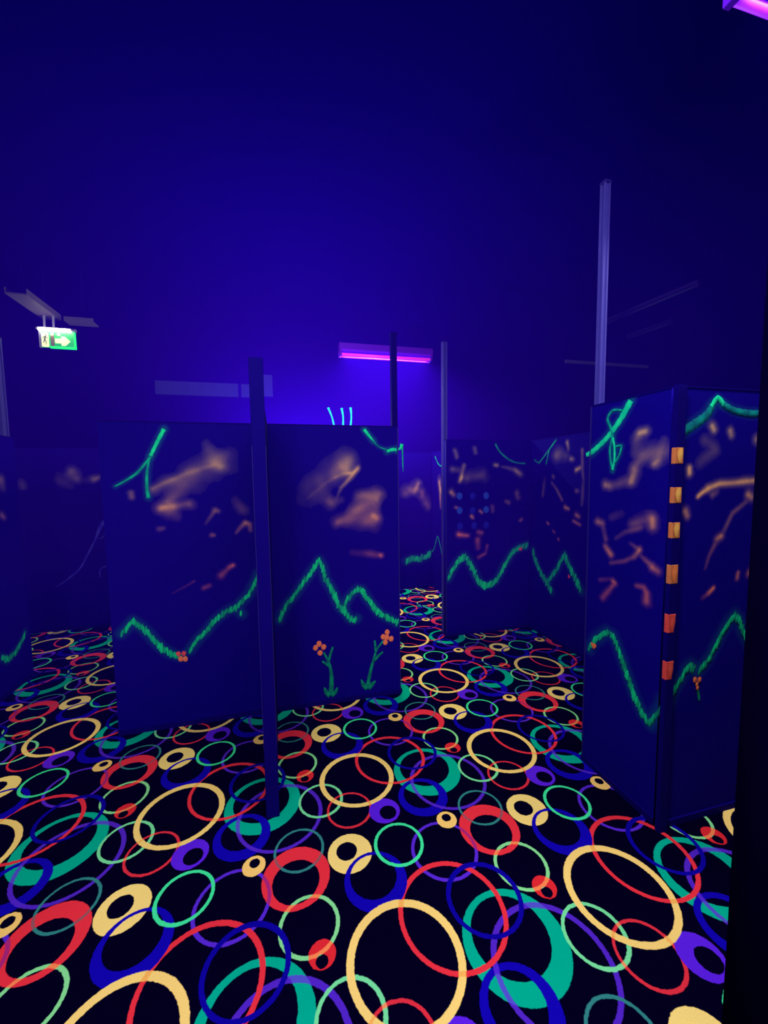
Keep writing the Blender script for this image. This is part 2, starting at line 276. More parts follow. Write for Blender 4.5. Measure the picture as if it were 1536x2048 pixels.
 'EP': {'ridge':[[(1.65,0.579),(1.66,0.603),(1.675,0.64),(1.696,0.671),(1.722,0.7),(1.743,0.737),(1.762,0.746),(1.784,0.724)],[(1.822,0.719),(1.847,0.741),(1.88,0.777),(1.901,0.814),(1.925,0.851),(1.955,0.895),(1.986,0.931),(2.012,0.95),(2.041,0.926),(2.06,0.883),(2.095,0.832),(2.131,0.779),(2.169,0.733),(2.199,0.688)]],'dab':0.0023,'stroke':[('g',[0.01,0.0189,0.0168],[(1.637,1.751),(1.649,1.766),(1.664,1.78)]),('m',[0.0273,0.0294,0.0273,0.021],[(1.664,1.78),(1.725,1.813),(1.783,1.848),(1.814,1.888)]),('g',[0.016,0.0168,0.0168],[(1.808,1.884),(1.842,1.923),(1.878,1.897)]),('m',[0.0189,0.0198,0.022,0.021,0.022],[(1.875,1.899),(1.934,1.875),(2.011,1.864),(2.076,1.864),(2.155,1.872)]),('s',[0.0072,0.012,0.0096],[(1.806,0.641),(1.817,0.611),(1.825,0.575)])],'dot':[('o',0.0106,[(1.787,0.679),(1.813,0.676)],'h'),('o',0.0081,[(1.8,0.656),(1.804,0.639)],'h')],'cloud':[(0.5,0.45,0.0143,0.0143,[(1.819,1.802),(1.829,1.787)]),(0.5,0.4,0.0136,0.0136,[(1.926,1.784),(1.933,1.767)]),(0.35,0.3,0.0176,0.0176,[(2.08,1.747),(2.093,1.738)]),(0.75,0.6,0.0115,0.0126,[(1.703,1.625),(1.705,1.602)]),(0.12,0.06,0.0252,0.0294,[(1.785,1.734),(1.843,1.702),(1.762,1.648)]),(0.8,0.7,0.0073,0.0105,[(1.761,1.502),(1.782,1.517),(1.815,1.534)]),(0.6,0.42,0.0121,0.0132,[(1.815,1.536),(1.882,1.556),(2.028,1.565),(2.181,1.567)]),(0.2,0.1,0.0132,0.0132,[(1.842,1.507),(1.87,1.519)]),(0.55,0.5,0.0161,0.0161,[(2.054,1.506),(2.076,1.492)]),(0.22,0.14,0.011,0.011,[(2.044,1.475),(1.964,1.426),(1.92,1.349)]),(0.7,0.5,0.0121,0.0132,[(1.904,1.323),(1.881,1.313)]),(0.2,0.1,0.011,0.0088,[(1.871,1.289),(1.84,1.237),(1.821,1.182)]),(0.42,0.3,0.0154,0.0132,[(1.692,1.442),(1.705,1.42)]),(0.4,0.3,0.0084,0.0096,[(2.018,1.15),(2.014,1.122)]),(0.7,0.5,0.0108,0.0132,[(2.103,1.165),(2.086,1.14)]),(0.16,0.06,0.0108,0.0096,[(2.107,1.19),(2.105,1.295),(2.166,1.453)]),(0.75,0.5,0.008,0.0092,[(1.876,1.09),(1.851,1.071)]),(0.2,0.06,0.008,0.0115,[(1.846,1.067),(1.812,1.05)]),(0.1,0.06,0.012,0.0144,[(2.115,1.056),(2.168,1.127)])]},
 'E': {'ridge':[[(1.818,0.658),(1.784,0.713),(1.747,0.75),(1.697,0.795),(1.658,0.791),(1.635,0.756),(1.605,0.709),(1.579,0.657),(1.55,0.605),(1.525,0.555),(1.498,0.52),(1.472,0.486),(1.433,0.46),(1.407,0.509),(1.382,0.556),(1.371,0.594)]],'dab':0.0027,'stroke':[('g',[0.0162,0.0208,0.02,0.02,0.023,0.0253],[(1.876,1.709),(1.833,1.725),(1.766,1.766),(1.712,1.809),(1.653,1.871),(1.599,1.947)]),('t',[0.0072,0.0096,0.01,0.0096,0.0125,0.012,0.0096,0.01,0.01,0.0096],[(1.646,1.908),(1.679,1.916),(1.707,1.916),(1.731,1.895),(1.734,1.871),(1.713,1.831),(1.702,1.788),(1.715,1.735),(1.71,1.678),(1.695,1.625)]),('g',[0.0096,0.01,0.0096,0.0096],[(1.695,1.625),(1.685,1.676),(1.687,1.733),(1.699,1.785)]),('t',[0.0075,0.0096,0.0096,0.0072],[(1.678,1.739),(1.645,1.739),(1.655,1.697),(1.681,1.659)])],'dot':[('o',0.0108,[(1.794,0.693),(1.769,0.702),(1.779,0.674)],'h')],'cloud':[(0.5,0.4,0.0161,0.0161,[(1.537,1.79),(1.511,1.794)]),(0.16,0.06,0.0276,0.0276,[(1.547,1.763),(1.566,1.703)]),(0.45,0.4,0.0207,0.0184,[(1.565,1.617),(1.58,1.571)]),(0.2,0.08,0.0184,0.023,[(1.568,1.627),(1.524,1.678)]),(0.55,0.4,0.0182,0.0182,[(1.741,1.55),(1.717,1.545)]),(0.15,0.08,0.0225,0.025,[(1.701,1.545),(1.617,1.571)]),(0.12,0.1,0.0368,0.0368,[(1.524,1.685),(1.424,1.694)]),(0.1,0.06,0.022,0.0176,[(1.454,1.652),(1.425,1.748)]),(0.22,0.1,0.0132,0.0132,[(1.466,1.646),(1.445,1.658)]),(0.42,0.35,0.0156,0.0156,[(1.784,1.353),(1.753,1.348)]),(0.18,0.25,0.0156,0.013,[(1.745,1.323),(1.726,1.274)]),(0.3,0.55,0.0125,0.0125,[(1.728,1.237),(1.684,1.199)]),(0.6,0.4,0.0184,0.0184,[(1.465,1.397),(1.461,1.368)]),(0.2,0.1,0.0242,0.022,[(1.483,1.395),(1.574,1.367)]),(0.12,0.1,0.012,0.012,[(1.523,1.354),(1.607,1.325),(1.66,1.288)]),(0.55,0.35,0.0103,0.0115,[(1.522,1.254),(1.55,1.215)]),(0.2,0.15,0.0096,0.0096,[(1.556,1.212),(1.607,1.181),(1.686,1.157)]),(0.25,0.08,0.0069,0.0092,[(1.53,1.255),(1.576,1.276)]),(0.6,0.4,0.0138,0.0138,[(1.448,1.184),(1.42,1.172)]),(0.15,0.3,0.0092,0.0115,[(1.512,1.225),(1.453,1.19)]),(0.55,0.4,0.0104,0.0104,[(1.67,1.069),(1.657,1.062)]),(0.28,0.2,0.01,0.015,[(1.669,1.049),(1.734,0.966)]),(0.12,0.06,0.0108,0.0108,[(1.755,1.053),(1.683,1.076)]),(0.2,0.4,0.0096,0.0168,[(1.533,1.08),(1.493,1.084),(1.476,1.06),(1.476,1.018)]),(0.08,0.04,0.0225,0.0225,[(1.695,1.387),(1.625,1.411)])]},
 'D': {'ridge':[[(3.679,0.831),(3.651,0.757),(3.582,0.672),(3.523,0.603),(3.442,0.546),(3.371,0.48)],[(3.435,0.563),(3.354,0.652),(3.284,0.735),(3.244,0.819),(3.198,0.87),(3.148,0.805),(3.094,0.734),(3.034,0.661),(2.975,0.59)]],'dab':0.0052,'stroke':[('t',[0.0125,0.0144,0.0138],[(3.603,1.73),(3.458,1.844),(3.35,1.935)]),('t',[0.012,0.0096,0.012],[(3.45,1.844),(3.471,1.778),(3.492,1.716)]),('t',[0.0076,0.0075,0.0075],[(3.678,1.764),(3.644,1.747),(3.603,1.73)])],'dot':[('r',0.0101,[(3.138,0.696),(3.131,0.67),(3.112,0.688)],'h')],'cloud':[(0.45,0.3,0.0144,0.0144,[(3.391,1.594),(3.376,1.584)]),(0.2,0.25,0.0144,0.0144,[(3.404,1.537),(3.336,1.476),(3.249,1.376)]),(0.3,0.2,0.018,0.018,[(3.198,1.898),(3.183,1.839)]),(0.55,0.4,0.018,0.018,[(3.141,1.748),(3.115,1.742)]),(0.45,0.3,0.0172,0.0172,[(3.074,1.648),(3.026,1.665)]),(0.5,0.4,0.0184,0.0138,[(3.206,1.314),(3.158,1.299)]),(0.65,0.4,0.0202,0.018,[(3.061,1.252),(3.029,1.242)]),(0.4,0.3,0.0135,0.0135,[(3.097,1.196),(3.008,1.169)]),(0.15,0.05,0.0196,0.0196,[(3.53,1.412),(3.504,1.585)]),(0.4,0.3,0.0122,0.0122,[(3.46,1.145),(3.436,1.133)]),(0.35,0.3,0.012,0.012,[(3.367,1.073),(3.345,1.061)]),(0.4,0.3,0.0117,0.0117,[(3.293,1.006),(3.278,0.998)]),(0.15,0.1,0.0168,0.0168,[(3.007,1.818),(2.986,1.561),(2.996,1.345)]),(0.3,0.2,0.0176,0.0176,[(3.068,1.464),(3.049,1.465)]),(0.14,0.1,0.0564,0.047,[(3.325,1.794),(3.221,1.779)])]},
 'G': {'ridge':[[(3.577,0.31),(3.636,0.265),(3.731,0.284),(3.816,0.331),(3.878,0.39)]],'dab':0.0036,'stroke':[],'dot':[],'cloud':[(0.55,0.4,0.0222,0.0222,[(3.725,1.362),(3.746,1.345)]),(0.25,0.2,0.0342,0.0342,[(3.75,1.627),(3.754,1.57)]),(0.12,0.1,0.0287,0.0287,[(4.018,1.594),(4.021,1.565)])]},
 'FS': {'ridge':[],'dab':0,'stroke':[('t',[0.02,0.016,0.016,0.016,0.016],[(5.571,0.512),(5.471,0.595),(5.356,0.77),(5.247,0.631),(5.16,0.458)]),('t',[0.014,0.014,0.014,0.014],[(5.439,1.894),(5.366,1.821),(5.275,1.763),(5.17,1.753)])],'dot':[],'cloud':[(0.75,0.5,0.045,0.04,[(5.277,1.551),(5.242,1.394)]),(0.35,0.25,0.03,0.03,[(5.26,1.359),(5.244,1.188)])]},
 'corner': [(1.676,1),(1.512,1),(1.364,1),(1.176,0.5),(0.962,0),(0.753,0)],
 'three': [[(0.753,2.624),(0.833,2.363)],[(0.948,2.623),(0.964,2.366)],[(1.081,2.634),(1.075,2.368)]],
}

# ------------------------------------------------------------------ glow paint
def paint_mat(name, dark, bright):
    t = NT(name)
    at = t.node('ShaderNodeAttribute'); at.attribute_name = 'tone'
    tc = t.node('ShaderNodeTexCoord')
    nz = t.node('ShaderNodeTexNoise'); nz.inputs['Scale'].default_value = 55; nz.inputs['Detail'].default_value = 3
    t.l.new(tc.outputs['Object'], nz.inputs['Vector'])
    f = t.math('ADD', at.outputs['Fac'], t.math('MULTIPLY', t.math('SUBTRACT', nz.outputs['Fac'], .5), .7), clamp=True)
    t.l.new(t.mix(f, dark, bright), t.b.inputs['Base Color'])
    t.b.inputs['Roughness'].default_value = .8
    t.b.inputs['Specular IOR Level'].default_value = .1
    return t.m
P_ridge = paint_mat('green_glow_dabs', lin(0, 110, 106), lin(10, 228, 150))
P_col = {'g': paint_mat('bright_green_glow_paint', lin(0, 205, 160), lin(30, 255, 175)),
         'm': paint_mat('wide_dim_teal_glow_paint', lin(0, 95, 120), lin(0, 160, 155)),
         't': paint_mat('thin_teal_glow_paint', lin(0, 120, 130), lin(0, 205, 160)),
         's': paint_mat('green_stem_glow_paint', lin(0, 100, 98), lin(0, 165, 120)),
         'b': paint_mat('blue_glow_paint', lin(30, 12, 215), lin(64, 60, 255)),
         'o': paint_mat('orange_glow_paint', lin(250, 95, 60), lin(255, 150, 80)),
         'r': paint_mat('red_glow_paint', lin(220, 50, 60), lin(255, 100, 90)),
         'u': paint_mat('bright_blue_glow_dots', lin(22, 44, 250), lin(46, 84, 255)),
         'v': paint_mat('dim_blue_glow_dots', lin(14, 6, 175), lin(30, 34, 230)),
         'y': paint_mat('yellow_orange_glow_patch', lin(255, 130, 60), lin(255, 200, 100)),
         'k': paint_mat('red_orange_glow_patch', lin(225, 60, 60), lin(255, 105, 85))}

def ribbon(name, pts, ws, mat, parent, tone=None, y=-.0016):
    """a brush stroke: a thin domed band along a smoothed polyline in the board's plane"""
    P = [Vector((p[0], p[1])) for p in pts]
    out, wd = [], []
    n = len(P)
    for i in range(n - 1):
        a, b, c, d = P[max(i - 1, 0)], P[i], P[i + 1], P[min(i + 2, n - 1)]
        k = 6
        for j in range(k + (i == n - 2)):
            u = j / k
            out.append(.5 * ((2 * b) + (c - a) * u + (2 * a - 5 * b + 4 * c - d) * u * u + (3 * b - a - 3 * c + d) * u ** 3))
            wd.append(ws[i] + (ws[i + 1] - ws[i]) * u)
    me = bpy.data.meshes.new(name)
    V, F, T = [], [], []
    for i, p in enumerate(out):
        d = (out[min(i + 1, len(out) - 1)] - out[max(i - 1, 0)]).normalized()
        nn = Vector((-d.y, d.x)); h = wd[i] / 2 * (1 + .12 * math.sin(i * 2.3))
        for s, dy in ((-1, 0.001), (-.5, -.0006), (0, -.001), (.5, -.0006), (1, 0.001)):
            q = p + nn * h * s; V.append((q.x, y + dy, q.y))
            T.append((1 - abs(s) * .9) * (.6 + .4 * math.sin(i * .9)))
    for i in range(len(out) - 1):
        for j in range(4):
            F.append((i * 5 + j, i * 5 + j + 1, (i + 1) * 5 + j + 1, (i + 1) * 5 + j))
    me.from_pydata(V, [], F)
    at = me.attributes.new('tone', 'FLOAT', 'POINT')
    at.data.foreach_set('value', T if tone is None else [tone] * len(T))
    return new_obj(name, me, mat, parent)
def blob(name, polys, mat, parent, y=-.002, tones=None):
    """flat convex daubs, each a fan with a raised middle"""
    V, F, T = [], [], []
    for k, (c, ring) in enumerate(polys):
        b = len(V); yy = y - .0004 * (k % 7)
        V.append((c[0], yy - .0006, c[1])); tn = .7 if tones is None else tones[k]
        T.append(min(1, tn + .25))
        for q in ring: V.append((q[0], yy + .0008, q[1])); T.append(tn - .2)
        n = len(ring)
        for i in range(n): F.append((b, b + 1 + i, b + 1 + (i + 1) % n))
    me = bpy.data.meshes.new(name); me.from_pydata(V, [], F)
    at = me.attributes.new('tone', 'FLOAT', 'POINT'); at.data.foreach_set('value', T)
    return new_obj(name, me, mat, parent)
def ell(c, a, b, ang, n=12, irr=.08):
    ca, sa = math.cos(ang), math.sin(ang); out = []
    for i in range(n):
        t = 2 * math.pi * i / n; k = 1 + random.uniform(-irr, irr)
        x, z = a * math.cos(t) * k, b * math.sin(t) * k
        out.append((c[0] + x * ca - z * sa, c[1] + x * sa + z * ca))
    return (c, out)
def dabs(name, lines, px, parent, slant):
    polys, tones = [], []
    for ln in lines:
        P = [Vector(p) for p in ln]; acc = 0.0
        step = max(.0125, px * 4.2)
        for a, b in zip(P, P[1:]):
            L = (b - a).length; s = acc
            while s < L:
                p = a + (b - a) * (s / L)
                hh = random.uniform(.75, 1.25) * max(.0225, 7.4 * px); ww = random.uniform(.8, 1.2) * max(.0078, 2.6 * px)
                p = p + Vector((random.uniform(-1, 1), random.uniform(-1, 1))) * px * 1.2
                polys.append(ell((p.x, p.y), ww, hh, slant + random.uniform(-.18, .18), 10))
                tones.append(random.choice((.25, .4, .55, .7, .95)) + random.uniform(-.1, .1))
                s += step * random.uniform(.8, 1.2)
            acc = s - L
    return blob(name, polys, P_ridge, parent, tones=tones)
def heart(c, r, ang):
    out = []
    for i in range(22):
        t = 2 * math.pi * i / 22
        x = 16 * math.sin(t) ** 3 / 17; z = (13 * math.cos(t) - 5 * math.cos(2 * t) - 2 * math.cos(3 * t) - math.cos(4 * t)) / 17
        out.append((c[0] + r * (x * math.cos(ang) - z * math.sin(ang)), c[1] + r * (x * math.sin(ang) + z * math.cos(ang))))
    return (c, out)

# ------------------------------------------------------------------ painted boards
def board_material():
    t = NT('airbrushed_board_with_glow')
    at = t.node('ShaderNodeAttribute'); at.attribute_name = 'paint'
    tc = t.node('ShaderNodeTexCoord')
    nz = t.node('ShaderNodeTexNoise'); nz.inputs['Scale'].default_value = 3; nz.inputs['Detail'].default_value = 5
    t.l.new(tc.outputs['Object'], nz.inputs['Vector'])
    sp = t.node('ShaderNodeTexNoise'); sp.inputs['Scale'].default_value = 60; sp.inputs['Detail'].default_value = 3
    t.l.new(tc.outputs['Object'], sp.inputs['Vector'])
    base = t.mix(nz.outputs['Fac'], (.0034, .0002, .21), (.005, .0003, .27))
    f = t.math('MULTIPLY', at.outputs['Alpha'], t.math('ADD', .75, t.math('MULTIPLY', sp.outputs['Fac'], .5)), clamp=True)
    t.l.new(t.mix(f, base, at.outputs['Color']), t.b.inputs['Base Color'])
    t.b.inputs['Roughness'].default_value = .75
    t.b.inputs['Specular IOR Level'].default_value = .03
    return t.m
M_board = board_material()
PANEL_H = 1.96
def vnoise(x, z, seed):
    rs = np.random.RandomState(seed); o = np.zeros_like(x)
    for k in range(14):
        f = rs.uniform(6, 55); a = rs.uniform(0, 6.28); ph = rs.uniform(0, 6.28)
        o += np.sin(f * (x * np.cos(a) + z * np.sin(a)) + ph) / (1 + f / 22)
    return o / 3.2
def seg_dist(x, z, pts, full=False):
    """distance to a polyline and how far along it the nearest point lies (0..1)"""
    d = np.full_like(x, 1e9); u = np.zeros_like(x)
    lens = [math.hypot(q[0] - p[0], q[1] - p[1]) for p, q in zip(pts, pts[1:])]; tot = sum(lens) + 1e-9; run = 0
    for (ax, az), (bx, bz), ln in zip(pts, pts[1:], lens):
        dx, dz = bx - ax, bz - az; L = dx * dx + dz * dz + 1e-9
        h = np.clip(((x - ax) * dx + (z - az) * dz) / L, 0, 1)
        e = np.hypot(x - ax - h * dx, z - az - h * dz)
        u = np.where(e < d, (run + h * ln) / tot, u); d = np.minimum(d, e); run += ln
    return (d, u) if full else d
def board(parent, wid, thick, clouds, painted_glow, seed, z0=.0, cell=.0085):
    """front sheet carrying the airbrushed colour per point, plus edges and back"""
    nx, nz = max(2, int(wid / cell)), int((PANEL_H - z0) / cell)
    if not clouds and not painted_glow: nx, nz = 4, 8
    gx, gz = np.meshgrid(np.linspace(0, wid, nx + 1), np.linspace(z0, PANEL_H, nz + 1))
    x, z = gx.ravel(), gz.ravel()
    wx, wz = x + .018 * vnoise(x, z, seed), z + .018 * vnoise(x, z, seed + 5)
    col = np.zeros((len(x), 3)); al = np.zeros(len(x))
    tex = np.clip(.75 + .5 * vnoise(x * 1.3, z * 1.3, seed + 9), .15, 1.35)
    for a, a1, r, r1, pts in clouds:
        sm = min(1, r / .06)
        dd, uu = seg_dist(x + (wx - x) * sm, z + (wz - z) * sm, pts, True)
        dd = dd / np.maximum(.008, r + (r1 - r) * uu)
        I = 1.22 * (a + (a1 - a) * uu) * (.8 * np.exp(-(dd / .75) ** 2) + .25 * np.exp(-(dd / 1.5) ** 2)) * tex
        I = np.where(I < .012, 0, I)
        zc = sum(p[1] for p in pts) / len(pts)
        w_ = min(1, max(0, (zc - 1.0) / .75))
        c = np.array(lin(255, 118, 88)) * (1 - w_) + np.array(lin(255, 196, 124)) * w_
        c = c[None, :] * (.8 + .25 * np.clip(I / .6, 0, 1))[:, None] * np.array([1, 1, 1.15])
        al2 = 1 - (1 - al) * (1 - np.clip(I, 0, .95))
        k = np.where(al2 > 0, np.clip(I, 0, .95) / np.maximum(al2, 1e-6), 0)[:, None]
        col = col * (1 - k) + c * k; al = al2
    for a, r, pts in painted_glow:  # soft glow round the strokes, painted into the board colour
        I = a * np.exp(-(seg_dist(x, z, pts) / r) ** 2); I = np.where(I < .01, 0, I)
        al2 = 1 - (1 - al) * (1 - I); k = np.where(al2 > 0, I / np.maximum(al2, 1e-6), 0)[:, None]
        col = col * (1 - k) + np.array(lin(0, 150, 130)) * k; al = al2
    V = np.zeros((len(x) + 8, 3)); V[:len(x), 0] = x; V[:len(x), 2] = z
    b = len(x)
    V[b:] = [(0, 0, z0), (wid, 0, z0), (wid, thick, z0), (0, thick, z0), (0, 0, PANEL_H), (wid, 0, PANEL_H), (wid, thick, PANEL_H), (0, thick, PANEL_H)]
    idx = np.arange(b).reshape(nz + 1, nx + 1)
    q = np.stack([idx[:-1, :-1], idx[:-1, 1:], idx[1:, 1:], idx[1:, :-1]], -1).reshape(-1, 4)
    ex = np.array([(1, 2, 6, 5), (2, 3, 7, 6), (3, 0, 4, 7), (4, 5, 6, 7), (3, 2, 1, 0)]) + b
    q = np.vstack([q, ex])
    me = bpy.data.meshes.new('board')
    me.vertices.add(len(V)); me.vertices.foreach_set('co', V.ravel())
    me.loops.add(q.size); me.loops.foreach_set('vertex_index', q.ravel().astype(np.int32))
    me.polygons.add(len(q)); me.polygons.foreach_set('loop_start', np.arange(0, q.size, 4, dtype=np.int32))
    me.update(calc_edges=True)
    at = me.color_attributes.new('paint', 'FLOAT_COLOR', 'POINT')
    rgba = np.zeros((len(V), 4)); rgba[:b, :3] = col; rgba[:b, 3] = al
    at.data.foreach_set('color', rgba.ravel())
    return new_obj('board', me, M_board, parent)

def partition(key, label, loc, rz, wid, conv, slant=-.2, thick=.06, edges=(1, 1), group='painted partition boards'):
    """one board panel: local x along the board, y away from the painted face"""
    root = thing('painted_partition', label, 'partition', loc, rz, 'painted partition boards')
    d = PAINT.get(key, {'ridge': [], 'dab': 0, 'stroke': [], 'dot': [], 'cloud': []})
    L = lambda pts: [(conv(p[0]), p[1]) for p in pts]
    ok = lambda pts: [p for p in pts if .004 < p[0] < wid - .004]
    painted_glow = []
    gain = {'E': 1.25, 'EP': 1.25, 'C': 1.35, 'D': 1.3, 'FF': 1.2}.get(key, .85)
    for r in d['ridge']: painted_glow.append((.16, max(.03, d['dab'] * 8), L(r)))
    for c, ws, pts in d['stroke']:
        if c in 'gtm': painted_glow.append((.28 if c == 'g' else .14, max(.014, max(ws) * .9), L(pts)))
    board(root, wid, thick, [(a * gain, a1 * gain, r, r1, L(p)) for a, a1, r, r1, p in d['cloud']], painted_glow, sum(map(ord, key)))
    boxobj('bottom_rail', M_rail, root, 0, wid, -.008, 0, 0.0, .03)
    boxobj('top_rail', M_rail, root, 0, wid, -.003, thick, PANEL_H, PANEL_H + .006)
    for i, x0 in enumerate((0, wid - .006)):
        if edges[i]: boxobj('edge_profile_highlight', M_edge, root, x0, x0 + .006, -.004, 0, .03, PANEL_H)
    if d['ridge']:
        for r in d['ridge']:
            if len(r) > 2: ribbon('painted_underline', L(r), [max(.018, 6 * d['dab'])] * len(r), P_col['s'], root, y=-.0012)
            dabs('painted_ridge' if len(r) > 2 else 'painted_dab', [ok(L(r))], d['dab'], root, slant)
    flowers = []
    for i, (c, ws, pts) in enumerate(d['stroke']):
        nm = {'s': 'painted_stem', 'b': 'painted_blue_line'}.get(c, 'painted_stroke')
        par = root
        ws = [q * (1.35 if c == 's' else 1) for q in ws] if key == 'A2' else ws
        if key == 'A2' and c == 's':
            j = [k for k, s in enumerate(d['stroke']) if s[0] == 's'].index(i)
            if j % 5 == 0:
                o = ribbon('painted_flower', L(pts), ws, P_col[c], root); flowers.append(o); continue
            par = flowers[-1]; nm = 'leaf'
        ribbon(nm, L(pts), [q * (1.35 if key in ('E', 'EP') or c == 's' else 1.1) for q in ws], P_col[c], par, y=-.0016 - .0003 * i)
    nf = 0
    for c, r, pts, nm in d['dot']:
        pts = L(pts)
        if nm.startswith('flower'):
            for p in pts:
                blob('petal', [ell(p, r * 1.2, r * 1.4, 0, 12)], P_col[c], flowers[nf], y=-.006 - .0005 * pts.index(p), tones=[.5])
            nf += 1
        elif nm == 'bd':
            for p in pts: blob('painted_dot', [ell(p, r, r * 1.15, 0, 14, .03)], P_col[c], root, y=-.004, tones=[.6])
        elif key == 'A1':
            blob('painted_blossom', [ell(p, r * 1.2, r * 1.4, 0, 12) for p in pts], P_col[c], root, y=-.006, tones=[.5] * len(pts))
        elif len(pts) == 3:
            cc = (sum(p[0] for p in pts) / 3, sum(p[1] for p in pts) / 3)
            blob('painted_heart', [heart(cc, r * 2.0, {'C': .5, 'D': math.pi / 2, 'E': 0.0}[key])], P_col[c], root, y=-.006, tones=[.4])
        else:
            blob('painted_blossom', [ell(p, r * 1.1, r * 1.3, 0, 12) for p in pts], P_col[c], root, y=-.006 - .001 * (c == 'o') , tones=[.5] * len(pts))
    return root

HALF = math.pi / 2
partition('A1', 'dark partition with a forked green stroke and a green valley line with a red blossom', (-1.02, 2.82, 0), 0, .945, lambda s: s + 1.02, edges=(0, 1))
partition('A2', 'dark partition painted with two green peaks above two orange flowers on stems', (-.07, 2.82, 0), 0, .915, lambda s: s + .07, edges=(1, 1))
partition('C', 'dark partition with blue dots under a curved green stroke and a double green hump', (1.60, 3.73, 0), 0, .94, lambda s: s - 1.60, edges=(1, 0))
partition('D', 'dark partition beside the blue-dotted board, with a red heart on a small green peak', (2.551, 3.80, 0), -HALF, .97, lambda s: 3.80 - s, edges=(0, 0))
partition('FF', 'small-looking far partition closing the passage, with a low flat green ridge', (1.22, 5.56, 0), 0, .94, lambda s: s - 1.22, edges=(0, 0))
partition('FS', 'far partition at the right of the passage end, with one sharp thin green peak', (2.171, 5.63, 0), -HALF, 1.0, lambda s: 5.63 - s, edges=(0, 0))
partition('B', 'dim far partition with a thin blue painted line, behind the carpet strip', (-2.62, 5.08, 0), 0, .95, lambda s: s + 2.62, edges=(0, 0))
partition('B0', 'plain dark partition continuing the board with the blue line towards the back corner', (-1.67, 5.08, 0), 0, .95, lambda s: s, edges=(0, 0))
partition('G', 'very dark partition cut by the picture edge, with a faded teal curve low down', (-2.02, 3.00, 0), HALF, .95, lambda s: s - 3.00, edges=(0, 0), thick=.012)
partition('E', 'narrow dark partition with a looped bright green stroke and a deep green V-shaped valley', (1.62, 1.85, 0), -HALF, .457, lambda s: 1.85 - s, edges=(1, 0), thick=.012)
partition('EP', 'dark partition with a broad teal wave on top, orange streaks and a tall green peak', (1.650, 1.37, 0), 0, .93, lambda s: s - 1.650, edges=(0, 0))
pf = partition('F', 'unpainted black partition edge nearest the camera', (.70, .40, 0), 0, .95, lambda s: s, edges=(0, 0))
for o in pf.children: o.data.materials[0] = M_jet
# the board set at right angles to the two-peak board, seen exactly along its length
r = thing('end_on_partition', 'thin shade-dark partition seen edge on, between the valley board and the two-peak board', 'partition', (-.07, 1.90, 0), 0, None)
boxobj('board', M_black, r, -.024, .024, .03, .905, 0, PANEL_H)
boxobj('end_cap', M_rail, r, -.030, .030, 0, .03, 0, 2.13, bev=.003)  # unlit post end, its shade put into the dark colour
for sx in (-1, 1): boxobj('edge_profile_highlight', M_edge, r, *sorted((sx * .0305, sx * .0285)), -.0015, .002, .35, 1.75)  # highlights along the post edges, put in as pale strips

# ------------------------------------------------------------------ posts
def post(label, x, y, w_, h, mat, grooves=True, z0=0.0):
    t = thing('partition_post', label, 'post', (x, y, 0), 0, 'posts of the maze')
    bm = bmesh.new()
    if grooves:                                      # extruded profile: core with four corner ribs
        k = w_ / 2
        box(bm, -k * .62, k * .62, -k * .62, k * .62, z0, h)
        for sx in (-1, 1):
            for sy in (-1, 1):
                box(bm, *sorted((sx * k, sx * k * .42)), *sorted((sy * k, sy * k * .42)), z0, h)
    else:
        box(bm, -w_ / 2, w_ / 2, -w_ / 2, w_ / 2, z0, h, .002)
    fin('profile', bm, mat, t)
    boxobj('post_cap', mat if not grooves else M_edge, t, -w_ / 2 - .002, w_ / 2 + .002, -w_ / 2 - .002, w_ / 2 + .002, h, h + .012)
    boxobj('foot_plate', M_black, t, -w_ / 2 - .004, w_ / 2 + .004, -w_ / 2 - .002, w_ / 2 + .002, 0, .012)
    return t
post('tall pale grooved aluminium post rising above the looped-stroke board', 1.655, 1.834, .034, 3.06, M_post)
post('pale post at the passage edge of the blue-dotted board', 1.622, 3.815, .045, 2.9, M_post)
post('dim pale post above the very dark board at the picture edge', -2.066, 3.922, .05, 2.72, M_post)
post('slim shade-dark post at the passage end of the two-peak board', .842, 2.905, .042, 2.62, M_black, False)  # unlit face of a pale post put into its dark colour
cp = thing('corner_post', 'black corner post with a column of glowing orange and red patches', 'post', (1.6220, 1.3680, 0))
boxobj('shaft', M_rail, cp, -.0225, .0225, -.0225, -.0005, 0, PANEL_H + .006)
M_patch = simple('dim_glow_patch_rim', lin(214, 122, 70), .8, .05, .2, 30)
for i, (z, wrm) in enumerate(PAINT['corner']):
    hgt = .070 if i < 3 else .085
    pt = boxobj('glow_patch', M_patch if i < 4 else P_col['k'], cp, -.0236, .019, -.0236, -.002, z - hgt / 2, z + hgt / 2, bev=.004)
    if i >= 4:
        for v in pt.data.vertices:
            k = (v.co.z - z + hgt / 2) / hgt
            if v.co.x > 0: v.co.x *= .45 + .55 * k
    at = pt.data.attributes.new('tone', 'FLOAT', 'POINT'); at.data.foreach_set('value', [.3] * len(pt.data.vertices))
    h2 = hgt * .46
    o = blob('glow_core', [((0, z), [(-.018, z + h2 * .2), (-.012, z - h2 * .5), (.0, z - h2), (.009, z - h2 * .4), (.014, z + h2 * .3), (.010, z + h2 * .9), (-.006, z + h2), (-.014, z + h2 * .7)])],
             P_col['y' if wrm > .5 else 'o' if wrm == .5 else 'k'], pt, y=-.0255, tones=[.75 if wrm else .5])

# ------------------------------------------------------------------ dashes painted on the back wall
for a, b in PAINT['three']:
    mid = ((a[0] + b[0]) / 2 + .012, (a[1] + b[1]) / 2)
    o = ribbon('painted_dash', [a, mid, b], [.036, .022, .03], P_col['t'], wall_back, y=Y1 - .003, tone=.7)

